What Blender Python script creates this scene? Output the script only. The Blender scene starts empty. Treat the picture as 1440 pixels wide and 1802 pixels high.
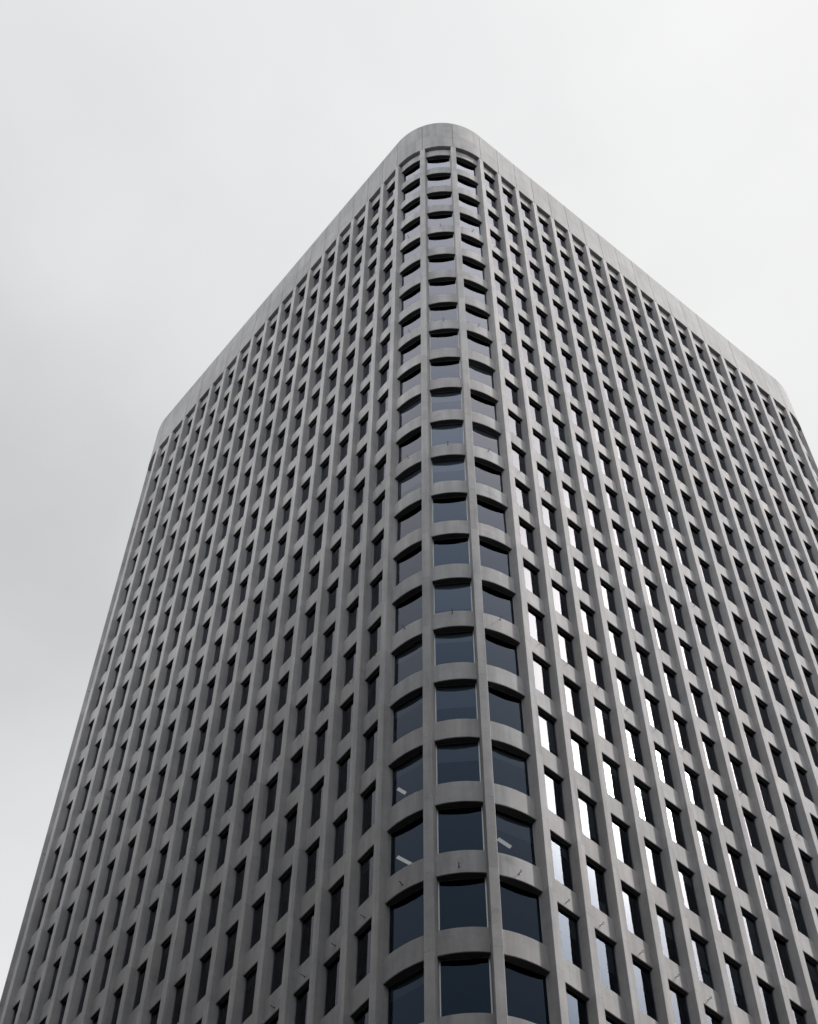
import bpy, bmesh, math, random
from mathutils import Vector, Matrix
random.seed(7)
C = bpy.context.scene.collection
SC = bpy.context.scene
U = 3.86                      # one storey in metres
GROUND_TO_CAM = 1.65

# ------------------------------------------------------------------ camera
AX, AY, AZ = -6.17113732, -6.94935926, -33.8213465
YAW, PITCH, ROLL = 0.8863145, 1.11695956, 0.00764741
ZP = -AZ * U + GROUND_TO_CAM          # height of the parapet's lower edge
cam_d = bpy.data.cameras.new('camera')
cam = bpy.data.objects.new('camera', cam_d); C.objects.link(cam)
f = Vector((math.cos(PITCH)*math.cos(YAW), math.cos(PITCH)*math.sin(YAW), math.sin(PITCH)))
rt = Vector((math.sin(YAW), -math.cos(YAW), 0)); up = rt.cross(f)
r2 = math.cos(ROLL)*rt + math.sin(ROLL)*up; u2 = -math.sin(ROLL)*rt + math.cos(ROLL)*up
M = Matrix((r2, u2, -f)).transposed().to_4x4()
M.translation = Vector((AX*U, AY*U, GROUND_TO_CAM))
cam.matrix_world = M
cam_d.sensor_fit = 'HORIZONTAL'; cam_d.sensor_width = 36.0
cam_d.lens = 3653.85/1440*36
cam_d.clip_end = 6000
SC.camera = cam

# ------------------------------------------------------------------ world, sun, exposure
SUN = Vector((0.43422, -0.35651, 0.82725)).normalized()
SUN_EL = math.asin(SUN.z); SUN_AZ = math.atan2(SUN.x, SUN.y)
def pixdir(px, py):           # compass direction of a cloud patch seen at a pixel of the photo
    return (f + r2*((px-720)/3653.85) - u2*((py-901)/3653.85)).normalized()

W = bpy.data.worlds.new('World'); SC.world = W; W.use_nodes = True
nt = W.node_tree; N = nt.nodes; K = nt.links; N.clear()
def node(t, **kw):
    n = N.new(t)
    for k, v in kw.items(): setattr(n, k, v)
    return n
def mth(op, a, b=None, clamp=False):
    n = node('ShaderNodeMath', operation=op); n.use_clamp = clamp
    for i, x in enumerate((a, b)):
        if x is None: continue
        if isinstance(x, (int, float)): n.inputs[i].default_value = x
        else: K.new(x, n.inputs[i])
    return n.outputs[0]
tc = node('ShaderNodeTexCoord'); dirv = tc.outputs['Generated']
def dotd(v):
    n = node('ShaderNodeVectorMath', operation='DOT_PRODUCT'); K.new(dirv, n.inputs[0]); n.inputs[1].default_value = v
    return mth('MAXIMUM', n.outputs['Value'], 0.0)
def lobe(v, p, amp): return mth('MULTIPLY', mth('POWER', dotd(v), p), amp)
sky = node('ShaderNodeTexSky', sky_type='NISHITA'); sky.sun_disc = False
sky.sun_elevation = SUN_EL; sky.sun_rotation = SUN_AZ
bg1 = node('ShaderNodeBackground'); K.new(sky.outputs[0], bg1.inputs[0]); bg1.inputs[1].default_value = 0.08
# cloud deck: direction projected on a flat layer, soft fractal noise
sep = node('ShaderNodeSeparateXYZ'); K.new(dirv, sep.inputs[0])
zc = mth('MAXIMUM', sep.outputs[2], 0.06)
cx = mth('DIVIDE', sep.outputs[0], zc); cy = mth('DIVIDE', sep.outputs[1], zc)
comb = node('ShaderNodeCombineXYZ'); K.new(cx, comb.inputs[0]); K.new(cy, comb.inputs[1])
def noise(scale, detail, off):
    mp = node('ShaderNodeVectorMath', operation='ADD'); K.new(comb.outputs[0], mp.inputs[0]); mp.inputs[1].default_value = off
    n = node('ShaderNodeTexNoise'); n.inputs['Scale'].default_value = scale; n.inputs['Detail'].default_value = detail
    n.inputs['Roughness'].default_value = 0.5; n.inputs['Distortion'].default_value = 0.3
    K.new(mp.outputs[0], n.inputs['Vector']); return n.outputs['Fac']
n1 = noise(3.4, 5, (3.1, 1.7, 0)); n2 = noise(10.0, 4, (8.1, 4.7, 0))
lum = mth('ADD', mth('MULTIPLY', mth('SUBTRACT', n1, 0.5), 0.18), mth('MULTIPLY', mth('SUBTRACT', n2, 0.5), 0.10))
lum = mth('ADD', lum, 0.77)
lum = mth('ADD', lum, lobe(pixdir(760, 40), 60, 0.05))
lum = mth('ADD', lum, lobe(SUN, 5, 0.225))
lum = mth('ADD', lum, lobe(SUN, 30, 0.35))
lum = mth('ADD', lum, lobe(SUN, 110, 11.5))
lum = mth('ADD', lum, lobe(SUN, 2500, 30.0))
lum = mth('SUBTRACT', lum, lobe(pixdir(20, 880), 120, 0.155))      # the grey cloud at the left
lum = mth('ADD', lum, lobe(pixdir(60, 1750), 200, 0.09))
lum = mth('ADD', lum, lobe(pixdir(190, 480), 500, 0.06))
low = node('ShaderNodeMapRange', interpolation_type='SMOOTHSTEP'); K.new(sep.outputs[2], low.inputs[0])
low.inputs[1].default_value = 0.74; low.inputs[2].default_value = 0.30; low.inputs[3].default_value = 0.0; low.inputs[4].default_value = 1.7
side = mth('ADD', mth('ADD', mth('MULTIPLY', dotd(Vector((-0.83, 0.56, 0))), 1.2), mth('MULTIPLY', dotd(Vector((0.75, -0.66, 0))), 0.4)), 0.10)
lum = mth('ADD', lum, mth('MULTIPLY', low.outputs[0], side))
lum = mth('ADD', lum, lobe(Vector((-0.55, -0.48, 0.68)), 14, 0.24))
lum = mth('ADD', lum, lobe(Vector((-0.25, -0.25, 0.935)), 45, 1.5))
lum = mth('ADD', lum, lobe(Vector((0.06, -0.33, 0.94)), 50, 1.7))
lum = mth('ADD', lum, lobe(Vector((-0.33, 0.08, 0.94)), 50, 0.9))     # thinner cloud over the camera's back
lum = mth('MAXIMUM', lum, 0.05)
col = node('ShaderNodeMixRGB'); col.inputs[1].default_value = (0.92, 0.945, 1.0, 1); col.inputs[2].default_value = (1.0, 0.995, 0.985, 1)
K.new(mth('MULTIPLY', lum, 0.9, True), col.inputs[0])
def tint(prev, fac, c):
    m_ = node('ShaderNodeMixRGB'); K.new(fac, m_.inputs[0]); K.new(prev, m_.inputs[1]); m_.inputs[2].default_value = c; return m_.outputs[0]
colour = tint(col.outputs[0], lobe(Vector((-0.64, -0.55, 0.54)), 3, 0.85), (0.90, 0.955, 1.0, 1))     # cooler light away from the sun
colour = tint(colour, mth('MULTIPLY', lobe(SUN, 28, 1.0), 1.0, True), (1.0, 0.95, 0.84, 1))
bg2 = node('ShaderNodeBackground'); K.new(colour, bg2.inputs[0]); K.new(lum, bg2.inputs[1])
mix = node('ShaderNodeMixShader'); mix.inputs[0].default_value = 0.96
K.new(bg1.outputs[0], mix.inputs[1]); K.new(bg2.outputs[0], mix.inputs[2])
wo = node('ShaderNodeOutputWorld'); K.new(mix.outputs[0], wo.inputs[0])

sun_d = bpy.data.lights.new('sun', 'SUN'); sun_d.energy = 3.3; sun_d.angle = math.radians(2.5); sun_d.color = (1.0, 0.965, 0.935)
sun = bpy.data.objects.new('sun', sun_d); C.objects.link(sun)
sun.rotation_euler = SUN.to_track_quat('Z', 'Y').to_euler()
sun.location = (60, -60, 200)

vs = SC.view_settings
vs.view_transform = 'Standard'; vs.look = 'None'; vs.gamma = 1; vs.exposure = 0.0; vs.use_curve_mapping = False
SC.cycles.max_bounces = 1; SC.cycles.transparent_max_bounces = 12; SC.cycles.diffuse_bounces = 1
SC.cycles.sample_clamp_direct = 40.0; SC.cycles.sample_clamp_indirect = 40.0; SC.cycles.caustics_reflective = False; SC.cycles.caustics_refractive = False

# ------------------------------------------------------------------ materials
CELL0 = (1.00178*U, ZP - 0.30483*U - 0.02); CELL = (0.39544*U, U)     # one precast piece per bay and storey
def mat(name):
    m = bpy.data.materials.new(name); m.use_nodes = True
    return m, m.node_tree.nodes, m.node_tree.links, m.node_tree.nodes['Principled BSDF']
def concrete(name, c1, c2, streak=1.0, rough=0.85):
    m, n, k, b = mat(name)
    g = n.new('ShaderNodeNewGeometry')
    def nz(scale, det, sc=(1, 1, 1), off=(0, 0, 0)):
        mp = n.new('ShaderNodeMapping'); mp.inputs['Scale'].default_value = sc; mp.inputs['Location'].default_value = off
        k.new(g.outputs['Position'], mp.inputs[0])
        t = n.new('ShaderNodeTexNoise'); t.inputs['Scale'].default_value = scale; t.inputs['Detail'].default_value = det
        t.inputs['Roughness'].default_value = 0.6
        k.new(mp.outputs[0], t.inputs['Vector']); return t.outputs['Fac']
    def ramp(x, a, bb, lo, hi):
        r = n.new('ShaderNodeMapRange'); r.inputs[1].default_value = a; r.inputs[2].default_value = bb
        r.inputs[3].default_value = lo; r.inputs[4].default_value = hi; k.new(x, r.inputs[0]); return r.outputs[0]
    def mul(a, bb):
        q = n.new('ShaderNodeMath'); q.operation = 'MULTIPLY'; k.new(a, q.inputs[0]); k.new(bb, q.inputs[1]); return q.outputs[0]
    sb = n.new('ShaderNodeVectorMath'); sb.operation = 'SUBTRACT'; k.new(g.outputs['Position'], sb.inputs[0]); sb.inputs[1].default_value = (CELL0[0], CELL0[0], CELL0[1])
    dv = n.new('ShaderNodeVectorMath'); dv.operation = 'DIVIDE'; k.new(sb.outputs[0], dv.inputs[0]); dv.inputs[1].default_value = (CELL[0], CELL[0], CELL[1])
    fl = n.new('ShaderNodeVectorMath'); fl.operation = 'FLOOR'; k.new(dv.outputs[0], fl.inputs[0])
    wn = n.new('ShaderNodeTexWhiteNoise'); wn.noise_dimensions = '3D'; k.new(fl.outputs[0], wn.inputs['Vector'])
    mx = n.new('ShaderNodeMixRGB'); mx.inputs[1].default_value = (*c1, 1); mx.inputs[2].default_value = (*c2, 1)
    k.new(ramp(nz(0.22, 4), 0.35, 0.65, 0, 1), mx.inputs[0])
    v = ramp(nz(1.1, 5), 0.3, 0.7, 0.91, 1.07)
    v = mul(v, ramp(wn.outputs['Value'], 0, 1, 1-0.045*streak, 1+0.045*streak))      # cast-to-cast tone of the panels
    v = mul(v, ramp(nz(9.0, 3, off=(4, 2, 9)), 0.25, 0.75, 0.95, 1.05))
    v = mul(v, ramp(nz(1.0, 4, sc=(2.6, 2.6, 0.16)), 0.32, 0.72, 1.0+0.05*streak, 1.0-0.11*streak))     # rain streaks
    v = mul(v, ramp(nz(0.9, 6, off=(9, 1, 5)), 0.62, 0.78, 1.0, 1.0-0.14*streak))                        # damp blotches
    hv = n.new('ShaderNodeMixRGB'); hv.blend_type = 'MULTIPLY'; hv.inputs[0].default_value = 1.0
    k.new(mx.outputs[0], hv.inputs[1]); k.new(v, hv.inputs[2])
    k.new(hv.outputs[0], b.inputs['Base Color'])
    b.inputs['Roughness'].default_value = rough; b.inputs['Specular IOR Level'].default_value = 0.25
    bp = n.new('ShaderNodeBump'); bp.inputs['Strength'].default_value = 0.12; bp.inputs['Distance'].default_value = 0.01
    k.new(nz(22, 4), bp.inputs['Height']); k.new(bp.outputs[0], b.inputs['Normal'])
    return m
M_CONC = concrete('precast_concrete', (0.350, 0.349, 0.359), (0.404, 0.386, 0.388), 1.9)
M_PARA = concrete('parapet_concrete', (0.308, 0.308, 0.317), (0.345, 0.338, 0.342), 1.6)
M_JOINT, n_, k_, b_ = mat('joint_sealant'); b_.inputs['Base Color'].default_value = (0.09, 0.09, 0.092, 1); b_.inputs['Roughness'].default_value = 0.8
M_FRAME, n_, k_, b_ = mat('grey_aluminium'); b_.inputs['Base Color'].default_value = (0.25, 0.26, 0.27, 1); b_.inputs['Metallic'].default_value = 0.6; b_.inputs['Roughness'].default_value = 0.45
M_STEEL, n_, k_, b_ = mat('weathered_steel'); b_.inputs['Base Color'].default_value = (0.06, 0.055, 0.052, 1); b_.inputs['Metallic'].default_value = 0.5; b_.inputs['Roughness'].default_value = 0.6
M_SOFFIT_SHADE, n_, k_, b_ = mat('painted_soffit_shade'); b_.inputs['Base Color'].default_value = (0.07, 0.07, 0.07, 1); b_.inputs['Roughness'].default_value = 0.7  # near-black colour paints the deep shade under the window heads
M_BLIND, n_, k_, b_ = mat('blind_fabric'); b_.inputs['Base Color'].default_value = (0.52, 0.52, 0.50, 1); b_.inputs['Roughness'].default_value = 0.9
M_DARK, n_, k_, b_ = mat('dark_interior'); b_.inputs['Base Color'].default_value = (0.05, 0.052, 0.056, 1); b_.inputs['Roughness'].default_value = 0.9
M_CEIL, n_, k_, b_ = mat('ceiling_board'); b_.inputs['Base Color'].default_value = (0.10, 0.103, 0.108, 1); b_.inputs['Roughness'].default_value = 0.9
M_BOX, n_, k_, b_ = mat('beige_card'); b_.inputs['Base Color'].default_value = (0.78, 0.73, 0.64, 1); b_.inputs['Roughness'].default_value = 0.7
M_BULB, n_, k_, b_ = mat('lit_diffuser'); b_.inputs['Base Color'].default_value = (0.8, 0.8, 0.75, 1)
b_.inputs['Emission Color'].default_value = (1.0, 0.93, 0.78, 1); b_.inputs['Emission Strength'].default_value = 0.6
def glass_mat():
    m = bpy.data.materials.new('tinted_glass'); m.use_nodes = True
    n = m.node_tree.nodes; k = m.node_tree.links; n.clear()
    tr = n.new('ShaderNodeBsdfTransparent'); tr.inputs[0].default_value = (0.36, 0.40, 0.45, 1)
    gl = n.new('ShaderNodeBsdfGlossy'); gl.inputs[0].default_value = (0.74, 0.85, 1.0, 1); gl.inputs['Roughness'].default_value = 0.012
    fr = n.new('ShaderNodeFresnel'); fr.inputs[0].default_value = 1.48
    ms = n.new('ShaderNodeMixShader'); pw = n.new('ShaderNodeMath'); pw.operation = 'POWER'; pw.inputs[1].default_value = 1.6; k.new(fr.outputs[0], pw.inputs[0])
    sc_ = n.new('ShaderNodeMath'); sc_.operation = 'MULTIPLY'; sc_.use_clamp = True; sc_.inputs[1].default_value = 2.2; k.new(pw.outputs[0], sc_.inputs[0])
    k.new(sc_.outputs[0], ms.inputs[0]); k.new(tr.outputs[0], ms.inputs[1]); k.new(gl.outputs[0], ms.inputs[2])
    gm = n.new('ShaderNodeMixRGB'); gm.inputs[1].default_value = (0.36, 0.62, 1.0, 1); gm.inputs[2].default_value = (0.86, 0.87, 1.0, 1)
    gs = n.new('ShaderNodeMath'); gs.operation = 'MULTIPLY'; gs.use_clamp = True; gs.inputs[1].default_value = 9.0
    k.new(sc_.outputs[0], gs.inputs[0]); k.new(gs.outputs[0], gm.inputs[0]); k.new(gm.outputs[0], gl.inputs[0])     # coated glass: bluer face-on
    g = n.new('ShaderNodeNewGeometry')
    t = n.new('ShaderNodeTexNoise'); t.inputs['Scale'].default_value = 0.7; t.inputs['Detail'].default_value = 1; k.new(g.outputs['Position'], t.inputs['Vector'])
    bp = n.new('ShaderNodeBump'); bp.inputs['Strength'].default_value = 0.012; bp.inputs['Distance'].default_value = 0.03
    k.new(t.outputs['Fac'], bp.inputs['Height']); k.new(bp.outputs[0], gl.inputs['Normal'])
    o = n.new('ShaderNodeOutputMaterial'); k.new(ms.outputs[0], o.inputs[0])
    return m
M_GLASS = glass_mat()

# ------------------------------------------------------------------ helpers
def obj(name, bm, mats, parent=None, smooth=False):
    me = bpy.data.meshes.new(name); bm.normal_update(); bm.to_mesh(me); bm.free()
    for m in (mats if isinstance(mats, (list, tuple)) else [mats]): me.materials.append(m)
    if smooth:
        for p in me.polygons: p.use_smooth = True
    o = bpy.data.objects.new(name, me); C.objects.link(o)
    if parent: o.parent = parent
    return o
def box(bm, lo, hi, mi=0, T=None):
    vs_ = []
    for z in (lo[2], hi[2]):
        for x, y in ((lo[0], lo[1]), (hi[0], lo[1]), (hi[0], hi[1]), (lo[0], hi[1])):
            v = Vector((x, y, z)); vs_.append(bm.verts.new(T @ v if T else v))
    for q in ((3, 2, 1, 0), (4, 5, 6, 7), (0, 1, 5, 4), (1, 2, 6, 5), (2, 3, 7, 6), (3, 0, 4, 7)):
        bm.faces.new([vs_[i] for i in q]).material_index = mi
    return vs_
def tube(bm, pts, r, seg=6):
    rings = []
    pts = [Vector(p) for p in pts]
    for i, p in enumerate(pts):
        t = (pts[min(i+1, len(pts)-1)] - pts[max(i-1, 0)]).normalized()
        a = t.orthogonal().normalized(); b = t.cross(a)
        rings.append([bm.verts.new(p + r*(math.cos(2*math.pi*j/seg)*a + math.sin(2*math.pi*j/seg)*b)) for j in range(seg)])
    for i in range(len(rings)-1):
        for j in range(seg):
            bm.faces.new((rings[i][j], rings[i][(j+1) % seg], rings[i+1][(j+1) % seg], rings[i+1][j]))
    bm.faces.new(rings[0][::-1]); bm.faces.new(rings[-1])

# ------------------------------------------------------------------ the tower's plan
B = 0.39544*U; NR, NL = 18, 17
RAD = 1.00178*U
LX, LY = 2*RAD + NR*B, 2*RAD + NL*B
PIER_W = 0.083*U
REC_S, REC_G = 0.065*U, 0.102*U
REC_C = 0.110*U               # corner glass sits a little deeper
NFL = 33
HEAD0 = ZP - 0.30483*U
SPAN = 0.30348*U
# corner centres, counter-clockwise from the near corner; start angle of each outward quarter
CORN = [((RAD, RAD), 180), ((LX-RAD, RAD), 270), ((LX-RAD, LY-RAD), 0), ((RAD, LY-RAD), 90)]
# stations: frames (point on pier face plane, outward normal angle) of every pier, counter-clockwise
stations = []      # (x, y, outward angle deg)
bays = []          # (kind, data)
for ci, (c, a0) in enumerate(CORN):
    for k in range(4):
        a = math.radians(a0 + 30*k)
        stations.append((c[0]+RAD*math.cos(a), c[1]+RAD*math.sin(a), a0+30*k))
    for k in range(3):
        bays.append(('arc', ci, a0+15+30*k))
    cn, an = CORN[(ci+1) % 4]
    a = math.radians(a0+90); nrm = (math.cos(a), math.sin(a))
    p0 = Vector((c[0]+RAD*nrm[0], c[1]+RAD*nrm[1])); tan = Vector((-nrm[1], nrm[0]))
    n = NR if ci % 2 == 0 else NL
    for k in range(1, n):
        q = p0 + tan*B*k; stations.append((q.x, q.y, a0+90))
    for k in range(n):
        q = p0 + tan*B*(k+0.5); bays.append(('flat', (q.x, q.y), a0+90))
def outline(off, seg=30):      # closed outline of the plan at depth `off` behind the pier faces
    pts = []
    for (c, a0) in CORN:
        for k in range(seg+1):
            a = math.radians(a0 + 90*k/seg); r = RAD-off
            pts.append((c[0]+r*math.cos(a), c[1]+r*math.sin(a)))
    return pts
def loop_band(bm, prof, seg=30, mi=0):      # prof: closed profile [(depth, z)], swept round the plan
    rings = []
    for d, z in prof: rings.append([bm.verts.new((x, y, z)) for x, y in outline(d, seg)])
    n = len(rings[0]); m = len(prof)
    for i in range(m):
        A, Bq = rings[i], rings[(i+1) % m]
        for j in range(n):
            bm.faces.new((A[j], A[(j+1) % n], Bq[(j+1) % n], Bq[j])).material_index = mi
def frame_at(x, y, ang, z=0.0):     # local +X along the wall (to the right seen from outside), +Y inwards, Z up
    a = math.radians(ang); n = Vector((math.cos(a), math.sin(a), 0)); t = Vector((-n.y, n.x, 0))
    m = Matrix((t, -n, Vector((0, 0, 1)))).transposed().to_4x4(); m.translation = Vector((x, y, z)); return m
def cam_px(p):
    d = Vector(p) - cam.matrix_world.translation; z = d.dot(f)
    if z <= 0: return None
    return (720+3653.85*d.dot(r2)/z, 901-3653.85*d.dot(u2)/z)

# ------------------------------------------------------------------ ground
bm = bmesh.new()
v = [bm.verts.new(p) for p in ((-3000, -3000, 0), (3000, -3000, 0), (3000, 3000, 0), (-3000, 3000, 0))]; bm.faces.new(v)
M_ASPH = concrete('asphalt', (0.05, 0.05, 0.052), (0.06, 0.058, 0.056), 0.3)
M_PAVE = concrete('paving_concrete', (0.10, 0.098, 0.096), (0.12, 0.117, 0.113), 0.4)
g = obj('road', bm, M_ASPH); g['kind'] = 'structure'
bm = bmesh.new()
top = [bm.verts.new((x, y, 0.13)) for x, y in outline(-9.0)]; bot = [bm.verts.new((x, y, -0.05)) for x, y in outline(-9.0)]
bm.faces.new(top)
for i in range(len(top)):
    j = (i+1) % len(top); bm.faces.new((bot[i], bot[j], top[j], top[i]))
g = obj('pavement', bm, M_PAVE); g['kind'] = 'structure'

# ------------------------------------------------------------------ blocks across the streets (added beyond the frame, unseen, to shade the lower storeys)
M_BLOCK = concrete('block_stone', (0.08, 0.078, 0.075), (0.1, 0.096, 0.09), 0.6)
M_BGLASS, n_, k_, b_ = mat('block_glass'); b_.inputs['Base Color'].default_value = (0.02, 0.024, 0.03, 1); b_.inputs['Roughness'].default_value = 0.08
def block(x0, y0, x1, y1, h, label):
    e = bpy.data.objects.new('added_shade_building', None); C.objects.link(e); e.location = ((x0+x1)/2, (y0+y1)/2, 0)
    e['label'] = label; e['category'] = 'building'; e['group'] = 'added shade blocks across the street'
    hx, hy = (x1-x0)/2, (y1-y0)/2
    bm = bmesh.new(); box(bm, (-hx+0.4, -hy+0.4, 0), (hx-0.4, hy-0.4, h-0.5)); obj('glazing', bm, M_BGLASS, e)
    bm = bmesh.new(); k = 0
    z = 4.5
    while z < h-1.5:
        box(bm, (-hx, -hy, z), (hx, hy, z+1.35)); z += 3.8
    obj('spandrel_band', bm, M_BLOCK, e)
    bm = bmesh.new()
    nx, ny = int(2*hx/4), int(2*hy/4)
    for i in range(nx+1):
        for s_ in (-1, 1):
            x = -hx+0.35+(2*hx-0.7)*i/nx; box(bm, (x-0.35, s_*hy-0.5, 0), (x+0.35, s_*hy+0.25 if s_ > 0 else s_*hy+0.5, h)) if s_ > 0 else box(bm, (x-0.35, -hy-0.25, 0), (x+0.35, -hy+0.5, h))
    for i in range(1, ny):
        y = -hy+0.35+(2*hy-0.7)*i/ny
        box(bm, (hx-0.5, y-0.35, 0), (hx+0.25, y+0.35, h)); box(bm, (-hx-0.25, y-0.35, 0), (-hx+0.5, y+0.35, h))
    obj('pier', bm, M_BLOCK, e)
    bm = bmesh.new(); box(bm, (-hx-0.3, -hy-0.3, h-0.4), (hx+0.3, hy+0.3, h+0.9)); obj('roof', bm, M_BLOCK, e)
block(-100, -22, -46, 130, 96, 'unseen dark stone block added for shade across the street from the tower, the tallest of the street blocks')
block(-100, -120, -48, -60, 78, 'unseen dark stone block added for shade diagonally across the crossing from the rounded corner')
block(-24, -124, 90, -60, 82, 'wide unseen dark stone block added for shade across the street from the sunlit facade')

# ------------------------------------------------------------------ the tower
tower = bpy.data.objects.new('office_tower', None); C.objects.link(tower)
tower['label'] = 'tall grey concrete office tower with rounded corners and a grid of deep set windows'
tower['category'] = 'building'

# piers: one mesh, a copy per station
def bev_prism(bm, w, d, z0, z1, ch):
    prof = [(-w/2, d), (-w/2, ch), (-w/2+ch, 0), (w/2-ch, 0), (w/2, ch), (w/2, d)]
    A = [bm.verts.new((x, y, z0)) for x, y in prof]; Bq = [bm.verts.new((x, y, z1)) for x, y in prof]
    n = len(prof)
    for i in range(n):
        j = (i+1) % n; bm.faces.new((A[i], A[j], Bq[j], Bq[i]))
    bm.faces.new(A[::-1]); bm.faces.new(Bq)
bm = bmesh.new()
# pier in precast lengths, one per storey, with a fine open joint between lengths
zt = ZP-0.035
edges = [0.13] + [HEAD0 - i*U - 0.02 for i in range(NFL, 0, -1)] + [zt]
for i in range(len(edges)-1):
    bev_prism(bm, PIER_W, 0.60, edges[i]+0.004, edges[i+1]-0.004, 0.012)
box(bm, (-PIER_W/2+0.02, 0.02, 0.2), (PIER_W/2-0.02, 0.58, ZP+0.3))
pier0 = obj('pier', bm, M_CONC, tower)
for i, (x, y, a) in enumerate(stations):
    o = pier0 if i == 0 else pier0.copy()
    if i: C.objects.link(o)
    o.parent = tower; o.matrix_local = frame_at(x, y, a)

# spandrels: one band per storey
def band_prof(z0, z1):
    c = 0.014; b0, b1 = REC_S, REC_G + 0.16
    return [(b1, z0), (b0+c, z0), (b0, z0+c), (b0, z1-c), (b0+c, z1), (b1, z1)]
def shade_sheet(bm, z): loop_band(bm, [(REC_G+0.15, z-0.006), (REC_S+0.03, z-0.006), (REC_S+0.03, z+0.004), (REC_G+0.15, z+0.004)], mi=1)  # thin dark sheet under each band, soffit shade put in as colour
first = None
for i in range(NFL):
    z = HEAD0 - i*U
    if i == 0:
        bm = bmesh.new(); loop_band(bm, band_prof(z, ZP+0.2)); shade_sheet(bm, z); obj('spandrel_band', bm, [M_CONC, M_SOFFIT_SHADE], tower); continue
    if first is None:
        bm = bmesh.new(); loop_band(bm, band_prof(0, SPAN)); shade_sheet(bm, 0); first = obj('spandrel_band', bm, [M_CONC, M_SOFFIT_SHADE], tower); o = first
    else:
        o = first.copy(); C.objects.link(o); o.parent = tower
    o.location = (0, 0, z)

# parapet: precast panels with open joints on every pier line
bm = bmesh.new()
PT = ZP + 1.43382*U
J = 0.014
c = 0.018
prof = [(0.30, ZP), (c, ZP), (0, ZP+c), (0, PT-c), (c, PT), (0.42, PT)]
def panel(pts):         # pts: list of (x, y, nx, ny) along the face
    rows = []
    for x, y, nx, ny in pts: rows.append([bm.verts.new((x-nx*d, y-ny*d, z)) for d, z in prof])
    for i in range(len(rows)-1):
        for j in range(len(prof)):
            k = (j+1) % len(prof); bm.faces.new((rows[i][j], rows[i+1][j], rows[i+1][k], rows[i][k]))
    bm.faces.new(rows[0]); bm.faces.new(rows[-1][::-1])
for kind, dat, ang in bays:
    if kind == 'flat':
        a = math.radians(ang); nx, ny = math.cos(a), math.sin(a); tx, ty = -ny, nx
        panel([(dat[0]+tx*s, dat[1]+ty*s, nx, ny) for s in (-B/2+J, B/2-J)])
    else:
        cc = CORN[dat][0]; e = math.degrees(J/RAD)
        pts = []
        for k in range(13):
            a = math.radians(ang-15+e + (30-2*e)*k/12); nx, ny = math.cos(a), math.sin(a)
            pts.append((cc[0]+RAD*nx, cc[1]+RAD*ny, nx, ny))
        panel(pts)
loop_band(bm, [(0.03, ZP+0.01), (0.03, PT-0.02), (0.36, PT-0.02), (0.36, ZP+0.01)], mi=1)
obj('parapet', bm, [M_PARA, M_JOINT], tower)

# roof and floor slabs, core
bm = bmesh.new(); t = [bm.verts.new((x, y, ZP+3.9)) for x, y in outline(0.38)]; bm.faces.new(t)
obj('roof', bm, M_PAVE, tower)
def slab(bm, z0, z1, off):
    A = [bm.verts.new((x, y, z0)) for x, y in outline(off, 10)]; Bq = [bm.verts.new((x, y, z1)) for x, y in outline(off, 10)]
    bm.faces.new(A[::-1]); bm.faces.new(Bq)
    for i in range(len(A)):
        j = (i+1) % len(A); bm.faces.new((A[i], A[j], Bq[j], Bq[i]))
sl0 = None
CEIL = 0.12
for i in range(NFL):
    if sl0 is None:
        bm = bmesh.new(); slab(bm, CEIL, SPAN-0.12, REC_G+0.10); sl0 = obj('floor_slab', bm, M_CEIL, tower); o = sl0
    else:
        o = sl0.copy(); C.objects.link(o); o.parent = tower
    o.location = (0, 0, HEAD0 - i*U)
bm = bmesh.new(); slab(bm, 0.2, ZP+1, 5.5); obj('service_core', bm, M_DARK, tower)
# lobby glazing line at street level
bm = bmesh.new(); loop_band(bm, [(REC_G+0.2, 0.13), (REC_G+0.2, HEAD0-(NFL-1)*U+0.05), (REC_G+0.23, HEAD0-(NFL-1)*U+0.05), (REC_G+0.23, 0.13)])
obj('lobby_glazing', bm, M_GLASS, tower)

# ------------------------------------------------------------------ windows
WH = U - SPAN
def win_geo(w):
    fb = bmesh.new(); fw = 0.026 if w < 1.3 else 0.036
    y0, y1 = -0.012, 0.05
    box(fb, (-w/2-0.01, y0, -0.01), (-w/2+fw, y1, WH+0.01)); box(fb, (w/2-fw, y0, -0.01), (w/2+0.01, y1, WH+0.01))
    box(fb, (-w/2+fw, y0, -0.01), (w/2-fw, y1, fw)); box(fb, (-w/2+fw, y0, WH-fw), (w/2-fw, y1, WH+0.01))
    gb = bmesh.new()
    gb.faces.new([gb.verts.new(p) for p in ((-w/2+fw, 0.01, fw), (w/2-fw, 0.01, fw), (w/2-fw, 0.01, WH-fw), (-w/2+fw, 0.01, WH-fw))])
    return fb, gb
W_FLAT = B - PIER_W
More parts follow.
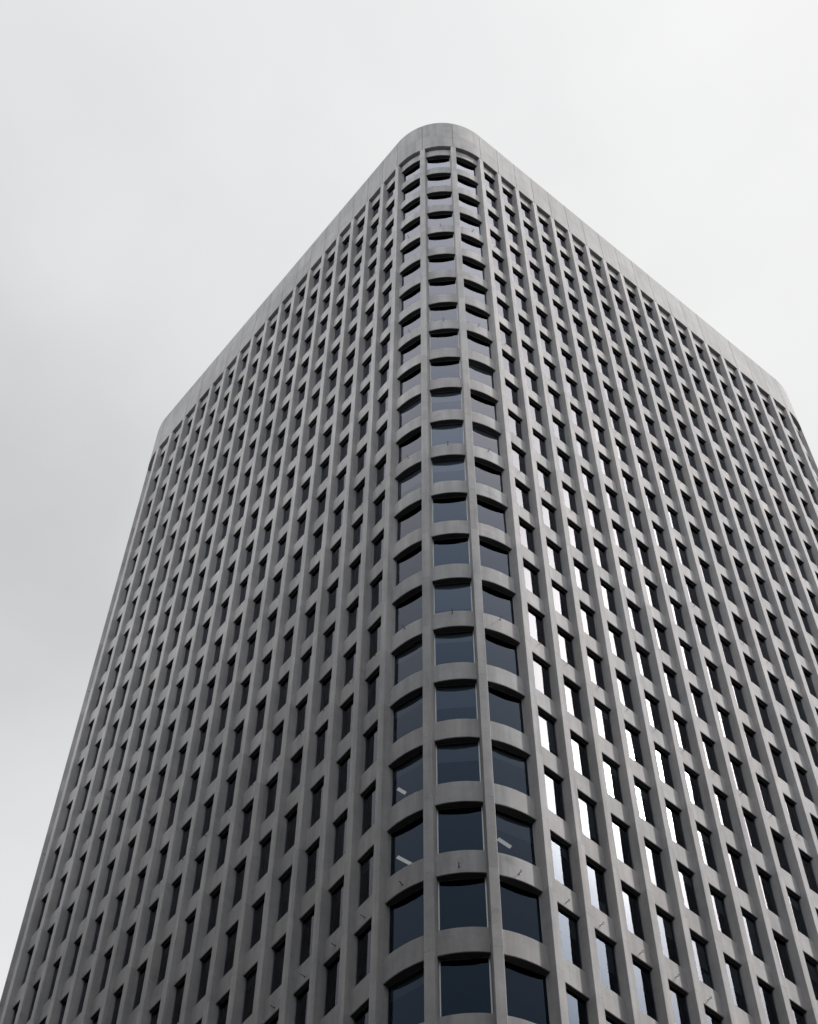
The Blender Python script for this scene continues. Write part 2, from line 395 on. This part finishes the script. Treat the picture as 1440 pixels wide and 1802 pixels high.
# corner: the glass is flat between the two pier flanks
PH = math.radians(15)
chord_r = (RAD-REC_C)                      # glass meets the pier flank at this radius
W_ARC = 2*(chord_r*math.sin(PH) - PIER_W/2*math.cos(PH))
D_ARC = chord_r*math.cos(PH) + PIER_W/2*math.sin(PH)
geo = {}
for kind, w in (('flat', W_FLAT), ('arc', W_ARC)):
    fb, gb = win_geo(w); geo[kind] = (fb, gb)
wins = []
for i in range(NFL-1):
    z = HEAD0 - (i+1)*U + SPAN
    for bi, (kind, dat, ang) in enumerate(bays):
        if kind == 'flat':
            a = math.radians(ang); T = frame_at(dat[0]-REC_G*math.cos(a), dat[1]-REC_G*math.sin(a), ang, z)
            w = W_FLAT
        else:
            cc = CORN[dat][0]; a = math.radians(ang)
            T = frame_at(cc[0]+D_ARC*math.cos(a), cc[1]+D_ARC*math.sin(a), ang, z); w = W_ARC
        q = [cam_px(T @ Vector(p)) for p in ((-w/2, 0, 0.3), (w/2, 0, 0.3), (w/2, 0, WH*0.8), (-w/2, 0, WH*0.8))]
        area = 0
        n = Vector((math.cos(a), math.sin(a), 0))
        facing = n.dot(cam.matrix_world.translation - T.translation) > 0
        if facing and all(q):
            cx_ = sum(s[0] for s in q)/4; cy_ = sum(s[1] for s in q)/4
            if 10 < cx_ < 1430 and 10 < cy_ < 1790:
                area = abs(sum(q[j][0]*q[(j+1) % 4][1]-q[(j+1) % 4][0]*q[j][1] for j in range(4)))/2
                if kind == 'flat': area *= 0.6
        wins.append((area, i, bi, kind, T))
wins.sort(key=lambda t: -t[0])
proto = {}
for kind in ('flat', 'arc'):
    fb, gb = geo[kind]
    proto[kind] = (fb.copy(), gb.copy())
made = {}
rng = random.Random(11)
def jig(T): return T @ Matrix.Rotation(math.radians(rng.uniform(-.35, .35)), 4, 'Z') @ Matrix.Rotation(math.radians(rng.uniform(-.3, .3)), 4, 'X')
blinds = {}
def add_blind(kind, fo, drop):
    key = (kind, drop)
    if key not in blinds:
        w = (W_FLAT if kind == 'flat' else W_ARC)-0.12
        bm = bmesh.new(); box(bm, (-w/2, 0.075, WH-0.1-drop), (w/2, 0.079, WH-0.1)); box(bm, (-w/2, 0.07, WH-0.14-drop), (w/2, 0.084, WH-0.1-drop))
        box(bm, (-w/2, 0.06, WH-0.1), (w/2, 0.13, WH-0.02))
        b = obj('blind', bm, M_BLIND, fo); blinds[key] = b
    else:
        b = blinds[key].copy(); C.objects.link(b)
    b.parent = fo; b.matrix_local = Matrix.Identity(4)
for area, i, bi, kind, T in wins[:100]:
    T = jig(T)
    if kind not in made:
        fo = obj('window', geo[kind][0], M_FRAME, tower); po = obj('pane', geo[kind][1], M_GLASS, fo); made[kind] = (fo, po)
    else:
        fo = made[kind][0].copy(); C.objects.link(fo); po = made[kind][1].copy(); C.objects.link(po)
    fo.parent = tower; fo.matrix_local = T; po.parent = fo; po.matrix_local = Matrix.Identity(4)
    if rng.random() < 0.4: add_blind(kind, fo, rng.choice((0.5, 0.9, 1.3, 1.9)))
verts, faces, mis = [], [], []
for area, i, bi, kind, T in wins[100:]:
    T = jig(T)
    for mi in (0, 1):
        b = proto[kind][mi]; b.verts.ensure_lookup_table(); b.verts.index_update()
        base = len(verts)
        verts.extend((T @ v.co)[:] for v in b.verts)
        for fc in b.faces: faces.append([base+v.index for v in fc.verts]); mis.append(mi)
me = bpy.data.meshes.new('windows'); me.from_pydata(verts, [], faces); me.materials.append(M_FRAME); me.materials.append(M_GLASS)
me.polygons.foreach_set('material_index', mis); me.update()
wo_ = bpy.data.objects.new('windows', me); C.objects.link(wo_); wo_.parent = tower; wo_['kind'] = 'stuff'
for k in proto.values():
    for b in k: b.free()

# ------------------------------------------------------------------ tie-back anchors on every fourth spandrel
bm = bmesh.new()
box(bm, (-0.06, -0.012, -0.06), (0.06, 0.02, 0.06))
tube(bm, [(0, 0, 0), (0, -0.16, 0.0), (0.01, -0.2, -0.02)], 0.022)
tube(bm, [(0.01+0.06*math.sin(t)*0.6, -0.2-0.06*(1-math.cos(t)), -0.02-0.055*math.sin(t)) for t in [k*math.pi/5 for k in range(10)]], 0.016, 5)
bmesh.ops.scale(bm, vec=(0.55, 0.55, 0.55), verts=bm.verts)
anch = []
for fl in (4, 8, 12, 16, 20, 24, 28):
    z = HEAD0 - fl*U + (0.30 if fl == 20 else SPAN-0.16)
    for kind, dat, ang in bays:
        a = math.radians(ang)
        if kind == 'flat': x, y = dat[0]-REC_S*math.cos(a), dat[1]-REC_S*math.sin(a)
        else:
            cc = CORN[dat][0]; x, y = cc[0]+(RAD-REC_S)*math.cos(a), cc[1]+(RAD-REC_S)*math.sin(a)
        T = frame_at(x, y, ang, z + random.uniform(-0.05, 0.05)) @ Matrix.Translation((random.uniform(-.08, .08), 0, 0)) @ Matrix.Rotation(random.uniform(-.5, .5), 4, 'Y')
        d = cam.matrix_world.translation - T.translation
        q = cam_px(T.translation)
        vis = d.dot(Vector((math.cos(a), math.sin(a), 0))) > 0 and q and 20 < q[0] < 1420 and 20 < q[1] < 1780
        anch.append((d.length if vis else 1e6+d.length, T))
anch.sort(key=lambda t: t[0])
a0_ = None; pro = bm.copy()
for d, T in anch[:100]:
    if a0_ is None: a0_ = obj('anchor_hook', bm, M_STEEL, tower); o = a0_
    else: o = a0_.copy(); C.objects.link(o)
    o.parent = tower; o.matrix_local = T
verts, faces = [], []
pro.verts.ensure_lookup_table(); pro.verts.index_update()
for d, T in anch[100:]:
    if d > 1e6: continue
    base = len(verts); verts.extend((T @ v.co)[:] for v in pro.verts)
    faces.extend([base+v.index for v in fc.verts] for fc in pro.faces)
pro.free()
if verts:
    me = bpy.data.meshes.new('anchor_hooks'); me.from_pydata(verts, [], faces); me.materials.append(M_STEEL); me.update()
    o = bpy.data.objects.new('anchor_hooks', me); C.objects.link(o); o.parent = tower; o['kind'] = 'stuff'

# ------------------------------------------------------------------ lights and small things seen through the glass
def hit_z(px, py, z):
    d = pixdir(px, py); o = cam.matrix_world.translation; return o + d*((z-o.z)/d.z)
def ceiling_light(p0, p1, z, label, w=0.16):
    a, b = hit_z(*p0, z), hit_z(*p1, z); mid = (a+b)/2; L = (b-a).length; ang = math.atan2(b.y-a.y, b.x-a.x)
    e = bpy.data.objects.new('ceiling_light', None); C.objects.link(e); e.location = mid; e.rotation_euler = (0, 0, ang)
    e['label'] = label; e['category'] = 'ceiling light'; e['group'] = 'strip lights behind the corner windows'
    bm = bmesh.new(); box(bm, (-L/2, -w/2, -0.02), (L/2, w/2, 0.04))
    for s in (-1, 1): box(bm, (s*L/2-0.03, -w/2-0.01, -0.07), (s*L/2+0.03, w/2+0.01, 0.039))
    obj('housing', bm, M_FRAME, e)
    bm = bmesh.new()
    n = 8
    pr = [(math.cos(math.pi*k/n)*(w/2-0.015), -0.021-math.sin(math.pi*k/n)*0.045) for k in range(n+1)]
    A = [bm.verts.new((-L/2+0.035, y, z_)) for y, z_ in pr]; Bq = [bm.verts.new((L/2-0.035, y, z_)) for y, z_ in pr]
    for i in range(n): bm.faces.new((A[i], Bq[i], Bq[i+1], A[i+1]))
    bm.faces.new(A); bm.faces.new(Bq[::-1])
    obj('diffuser', bm, M_BULB, e)
zc19 = HEAD0 - 18*U + CEIL; zc20 = HEAD0 - 19*U + CEIL
ceiling_light((698, 1386), (715, 1396), zc19-0.045, 'short pale strip light inside the rounded corner, upper of the two in the left column')
ceiling_light((697, 1506), (731, 1524), zc20-0.045, 'long pale strip light inside the rounded corner, lower of the two in the left column')
ceiling_light((874, 1474), (900, 1491), zc20-0.045, 'pale strip light inside the rounded corner, alone in the right window column')

def sill_thing(px, py, facade, fl, name, label, cat, builder):
    # an object standing on the sill just behind the glass
    d = pixdir(px, py); o = cam.matrix_world.translation
    ax = 1 if facade == 'right' else 0
    t = (REC_G+0.13-o[ax])/d[ax]; p = o + d*t
    z = HEAD0 - fl*U + SPAN
    e = bpy.data.objects.new(name, None); C.objects.link(e); e.location = (p.x, p.y, z+0.003); e['label'] = label; e['category'] = cat
    print(name, px, py, 'floor', fl, 'height over sill at that pixel', round(p.z-z, 2))
    builder(e)
def carton(w, d, h):
    def f_(e):
        bm = bmesh.new(); box(bm, (-w/2, -d/2, 0), (w/2, d/2, h)); bmesh.ops.bevel(bm, geom=bm.edges[:], offset=0.008, segments=1, affect='EDGES')
        obj('carton', bm, M_BOX, e)
        bm = bmesh.new(); box(bm, (-w/2-0.012, -d/2-0.012, h-0.05), (w/2+0.012, d/2+0.012, h+0.012)); obj('lid', bm, M_BOX, e)
    return f_
def papers(e):
    bm = bmesh.new()
    for k in range(4):
        T = Matrix.Rotation(math.radians(-90), 4, 'Z') @ Matrix.Translation((0.02*k, 0.02*k-0.03, 0.01)) @ Matrix.Rotation(math.radians(-1+k), 4, 'X') @ Matrix.Rotation(math.radians(6*k-8), 4, 'Y')
        box(bm, (-0.15, -0.006, 0.0), (0.15, 0.006, 0.80+0.05*k), T=T)
    obj('folder', bm, M_BOX, e)
for args in ((1058, 1601, 'right', 20, 'carton', 'upright beige carton behind sunlit facade glass, nearer the rounded corner of the two', 'box', carton(0.34, 0.13, 0.88)),
             (1242, 1722, 'right', 20, 'carton', 'upright beige carton behind sunlit facade glass, nearer the photo edge of the two', 'box', carton(0.30, 0.13, 0.98)),
             (548, 1556, 'left', 19, 'paper_folders', 'pale paper folders leaning behind window glass of the shaded facade', 'papers', papers)):
    sill_thing(*args)
